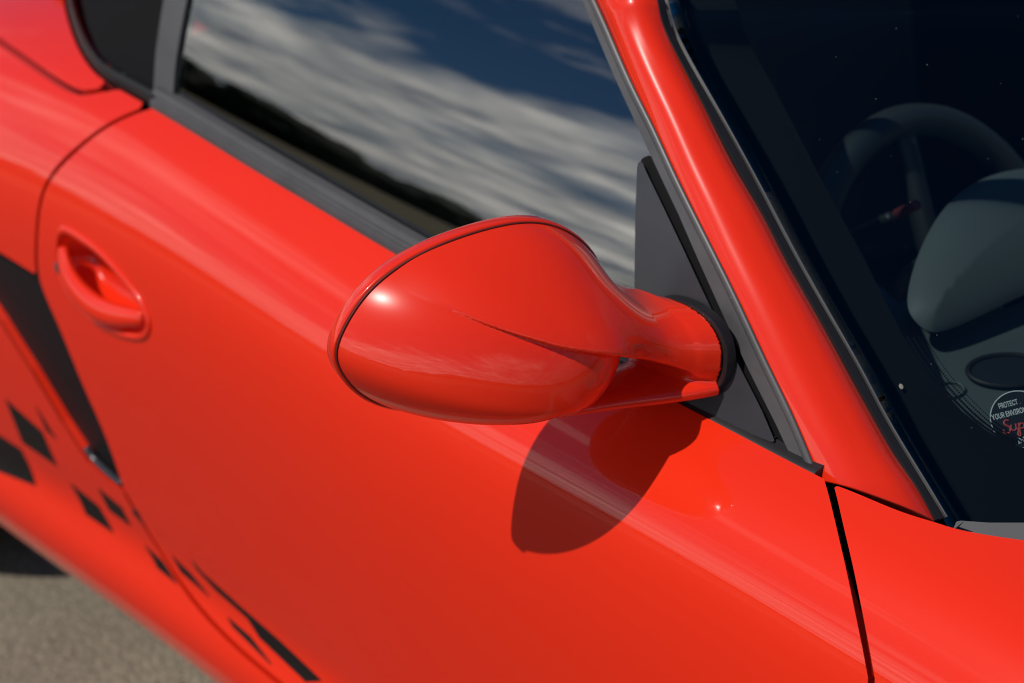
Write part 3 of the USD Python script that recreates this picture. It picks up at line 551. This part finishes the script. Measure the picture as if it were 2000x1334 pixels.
# ---------------------------------------------------------------- door mirror
RK, RX, YC, ZC, DEP = .25, -.870, .905, .956, .098      # rim plane x = RX + RK*(y+.92); dome centre and depth
rimpts = A([(1.022, .957), (1.016, .975), (.997, 1.000), (.968, 1.019), (.930, 1.031), (.895, 1.036), (.862, 1.034), (.838, 1.024), (.815, 1.002), (.803, .968), (.812, .936), (.835, .912), (.870, .898), (.905, .893), (.945, .895), (.978, .904), (1.003, .920), (1.017, .939)])
ang = np.arctan2(rimpts[:, 1]-ZC, rimpts[:, 0]-YC); rad = np.hypot(rimpts[:, 0]-YC, rimpts[:, 1]-ZC); o = np.argsort(ang); ang, rad = ang[o], rad[o]
Rth = CubicSpline(np.r_[ang, ang[0]+2*math.pi], np.r_[rad, rad[0]], bc_type='periodic')
def wrim(P): return P[:, 0]-(RX+RK*(P[:, 1]+.92))
NOSE = .033
def rho(P):
    u = np.clip(wrim(P)/DEP, 0, 1.1); dy, dz = -P[:, 1]-YC, P[:, 2]-ZC+NOSE*u; th = np.arctan2(dz, dy)
    return np.hypot(dy, dz)/(Rth(th)*(1-1.28*NOSE*u/.072*(.5-.5*np.sin(th))**1.3))
def smin(a, b, k): h = np.clip(.5+.5*(b-a)/k, 0, 1); return b*(1-h)+a*h-k*h*(1-h)
def smax(a, b, k): return -smin(-a, -b, k)
def loft(P, yy, cx, ax, zc, az, ex):
    y = np.clip(-P[:, 1], yy[0]-.01, yy[-1]+.01); f = [CubicSpline(yy, q, bc_type='natural')(y) for q in (cx, ax, zc, az)]
    q = (np.abs((P[:, 0]-f[0])/f[1])**ex+np.abs((P[:, 2]-f[2])/f[3])**ex)**(1/ex); return (q-1)*np.minimum(f[1], f[3])
CRY, CRZ = [.765, .785, .812, .84, .866, .888, .905, .92, .934, .947, .962, .98], [.911, .920, .932, .945, .956, .963, .968, .974, .980, .986, .9945, 1.004]
CRS = PchipInterpolator(CRY, CRZ); DELTA = CubicSpline([.78, .82, .86, .90, .94, .965, .99, 1.03], [.016, .0125, .0105, .0068, .0032, .0006, -.002, -.006])
def mirror_fun(P):
    y = -P[:, 1]; w = wrim(P); r = rho(P); pw = 2.1
    dome = ((r**pw+np.abs(w/DEP)**pw)**(1/pw)-1)*.07
    arm = loft(P, A([.76, .80, .84, .88]), A([-.787, -.806, -.830, -.850]), A([.0455, .042, .039, .026]), A([.9285, .9365, .956, .974]), A([.0350, .0285, .0285, .022]), 2.2)
    arm = smax(arm, y-.885, .01)
    root = smax(arm, y-.786, .008)
    zc = CRS(np.clip(y, .765, .98)); hi = np.clip((P[:, 2]-zc)/.055, 0, 1); hi = hi*hi*(3-2*hi); D = DELTA(y); D = np.where(D > 0, D*(1-hi*np.clip((y-.775)/.03, 0, 1)), D)
    upper = smax(smin(dome-D, arm, .026), zc-P[:, 2], .0025)
    low = loft(P, A([.76, .80, .84, .88, .93]), A([-.787, -.796, -.813, -.832, -.85]), A([.0445, .036, .031, .031, .02]), A([.9045, .902, .900, .898, .897]), A([.0105, .0085, .0075, .006, .004]), 2.5)
    low = np.maximum(low, y-.935)
    f = smin(smin(dome, upper, .001), smin(root, low, .005), .0025)
    return np.maximum(f, np.maximum(-w, .767-y))
v, f, n = nets(mirror_fun, (-.94, -1.04, .87), (-.72, -.757, 1.05), .0016)
mir = xf('door_mirror', car)
obj('mirror_housing', (v, f), M['red'], mir, normals=n)
tt = np.linspace(-math.pi, math.pi, 160, endpoint=False); rr_ = Rth(np.where(tt < ang[0], tt+2*math.pi, tt))
def rimring(k, w): y = -(YC+rr_*k*np.cos(tt)); z = ZC+rr_*k*np.sin(tt); return np.stack([RX+RK*(y+.92)+w, y, z], 1)
nb = unit(A([1, -RK, 0])); rp = rimring(1.0, 0); inw = unit(np.cross(unit(np.roll(rp, -1, 0)-np.roll(rp, 1, 0)), nb)); inw = inw*np.sign(np.einsum('ij,ij->i', inw, A([RX+RK*(.92-YC), -YC, ZC])-rp))[:, None]
rimprof = [(-.0024, -.004), (-.0023, -.0005), (-.0016, .0010), (-.0002, .0014), (.003, .0010), (.004, -.0014), (.004, -.014), (.001, -.0152), (-.0008, -.0145), (-.0021, -.011)]
obj('mirror_rim', sweep(rp, rimprof, inw, np.tile(nb, (160, 1)), closed=True), M['red'], mir, smooth=50)
g0 = rimring(.955, -.009); obj('mirror_glass', trimesh.Trimesh(np.vstack([g0.mean(0), g0]), [[0, 1+i, 1+(i+1) % 160] for i in range(160)], process=False), M['mirror_glass'], mir)
gk = rimring(1.0, .0021); obj('mirror_rim_joint', sweep(gk, circ(.0008, 8), inw, np.tile(nb, (160, 1)), closed=True), M['groove'], mir, smooth=True)
th = np.linspace(0, 2*math.pi, 72, endpoint=False)
def se_(c, a, b, ex): return c[0]+a*np.sign(np.cos(th))*np.abs(np.cos(th))**(2/ex), c[1]+b*np.sign(np.sin(th))*np.abs(np.sin(th))**(2/ex)
gx_, gz_ = se_((-.787, .9285), .0467, .0362, 2.3); gpth = np.stack([gx_, np.full(72, -.766), gz_], 1)
obj('mirror_gasket', sweep(gpth, [(-.004, -.008), (-.004, .0008), (-.0012, .0016), (.0006, .001), (.0012, -.001), (.0012, -.008)], unit(gpth-A([-.787, -.766, .9285])), A([0, -1., 0]), closed=True), M['seal'], mir, smooth=40)

# ---------------------------------------------------------------- rest of the car: roof, cabin, floor, wheels
roof_side = np.stack([np.linspace(-1.95, -.97, 20), np.full(20, -.62), np.full(20, 1.2)], 1)
top = GS.f(np.stack([np.linspace(-1.95, -1.02, 24), np.full(24, 1.212)], 1))
def roof_f(ab):
    u = ab[:, 0]; w = ab[:, 1]; y0 = np.interp(u, top[:, 0], top[:, 1]); y = y0*(1-w)+(-y0)*w
    return np.stack([u, y, 1.208+.075*(1-(2*w-1)**2)**.8*np.clip((u+2.3)/.5, 0, 1)], 1)
RS = Surf(roof_f, (-1.95, -1.0), (.002, .998), 1)
if RS.n(A([[-1.4, .5]]))[0, 2] < 0: RS = Surf(roof_f, (-1.95, -1.0), (.002, .998), -1)
put_panel('soft_roof', RS, box(-1.95, .003, -1.0, .997), M['fabric'], car, cell=.03, r=.004)
def bx(x0, x1, y0, y1, z0, z1): b = trimesh.creation.box((x1-x0, y1-y0, z1-z0)); b.apply_translation(((x0+x1)/2, (y0+y1)/2, (z0+z1)/2)); return b
cab = [bx(-2.0, -.45, -.70, .72, .24, .26), bx(-2.02, -2.0, -.70, .72, .26, 1.2), bx(-2.0, -.45, .70, .72, .26, .93), bx(-.47, -.45, -.7, .70, .26, .80), bx(-2., -1.5, .66, .68, .93, 1.2)]
obj('cabin_tub', cat(cab), M['cabin'], car)
def rbox(x0, x1, y0, y1, z0, z1, r):
    import manifold3d as m3
    s = m3.Manifold.sphere(r, 20); return m3.Manifold.batch_hull([s.translate((x, y, z)) for x in (x0+r, x1-r) for y in (y0+r, y1-r) for z in (z0+r, z1-r)])
def seat(yc):
    s = xf('seat', car); obj('seat_cushion', rbox(-1.45, -.98, yc-.24, yc+.24, .40, .54, .06), M['cabin'], s, smooth=50)
    b = trimesh.Trimesh(*[np.asarray(q) for q in (rbox(-1.62, -1.5, yc-.23, yc+.23, .50, 1.02, .055).to_mesh().vert_properties[:, :3], rbox(-1.62, -1.5, yc-.23, yc+.23, .50, 1.02, .055).to_mesh().tri_verts)], process=False)
    b.vertices[:, 0] -= (b.vertices[:, 2]-.5)*.22; obj('seat_back', b, M['cabin'], s, smooth=50)
seat(-.37); seat(.37)
obj('underbody', bx(-2.0, -.2, -.70, .70, .19, .232), M['void'], car)
def wheel(x, y):
    w = xf('wheel', car); R, r0, h = .325, .235, .115
    pr = A([(r0, -h), (.29, -h-.004), (R-.012, -h+.006), (R, -h+.03), (R, h-.03), (R-.012, h-.006), (.29, h+.004), (r0, h), (r0, -h)])
    t = trimesh.creation.revolve(pr, sections=72); t.apply_transform(trimesh.transformations.rotation_matrix(math.pi/2, (1, 0, 0))); t.apply_translation((x, y, .325+GZ)); obj('tyre', t, M['tyre'], w, smooth=35)
    d = trimesh.creation.revolve(A([(0, h-.06), (.05, h-.05), (.06, h-.07), (.2, h-.075), (.215, h-.01), (.234, h-.006), (.234, -h+.01), (0, -h+.01)]), sections=72)
    d.apply_transform(trimesh.transformations.rotation_matrix(math.pi/2, (1, 0, 0))); d.apply_translation((x, y, .325+GZ)); obj('wheel_disc', d, M['black'], w, smooth=35)
    sp_ = []
    for k in range(5):
        a = k*2*math.pi/5; q = bx(.04, .222, -.018, .018, -.012, .012); q.apply_translation((0, 0, h-.03)); q.apply_transform(trimesh.transformations.rotation_matrix(a, (0, 0, 1)))
        q.apply_transform(trimesh.transformations.rotation_matrix(math.pi/2, (1, 0, 0))); q.apply_translation((x, y, .325+GZ)); obj('wheel_spoke', q, M['rim_metal'], w)
wheel(-2.43, -.765)

# specks of dust on the windscreen
sp_ab = WS.at(np.vstack([np.stack([RNG.uniform(1480, 2010, 34), RNG.uniform(20, 1000, 34)], 1)])); spk = []
sp_ab = sp_ab[(sp_ab[:, 1] > .012) & (sp_ab[:, 0] > .01)]; sz = RNG.uniform(.00015, .00038, len(sp_ab)); big = WS.at([(1760, 755)]); sp_ab = np.vstack([sp_ab, big]); sz = np.r_[sz, .0016]
for (a_, r_) in zip(sp_ab, sz):
    b = trimesh.creation.icosphere(subdivisions=1); b.vertices *= [r_*RNG.uniform(.7, 1.6), r_, r_*.3]
    nn_ = WS.n(a_[None])[0]; t1 = unit(np.cross(nn_, [.3, .5, .2])); b.vertices = WS.f(a_[None])[0]+nn_*.0003+b.vertices[:, :1]*t1+b.vertices[:, 1:2]*np.cross(nn_, t1)+b.vertices[:, 2:]*nn_; spk.append(b)
obj('dust_specks', cat(spk), M['dust'], screen, kind='stuff')
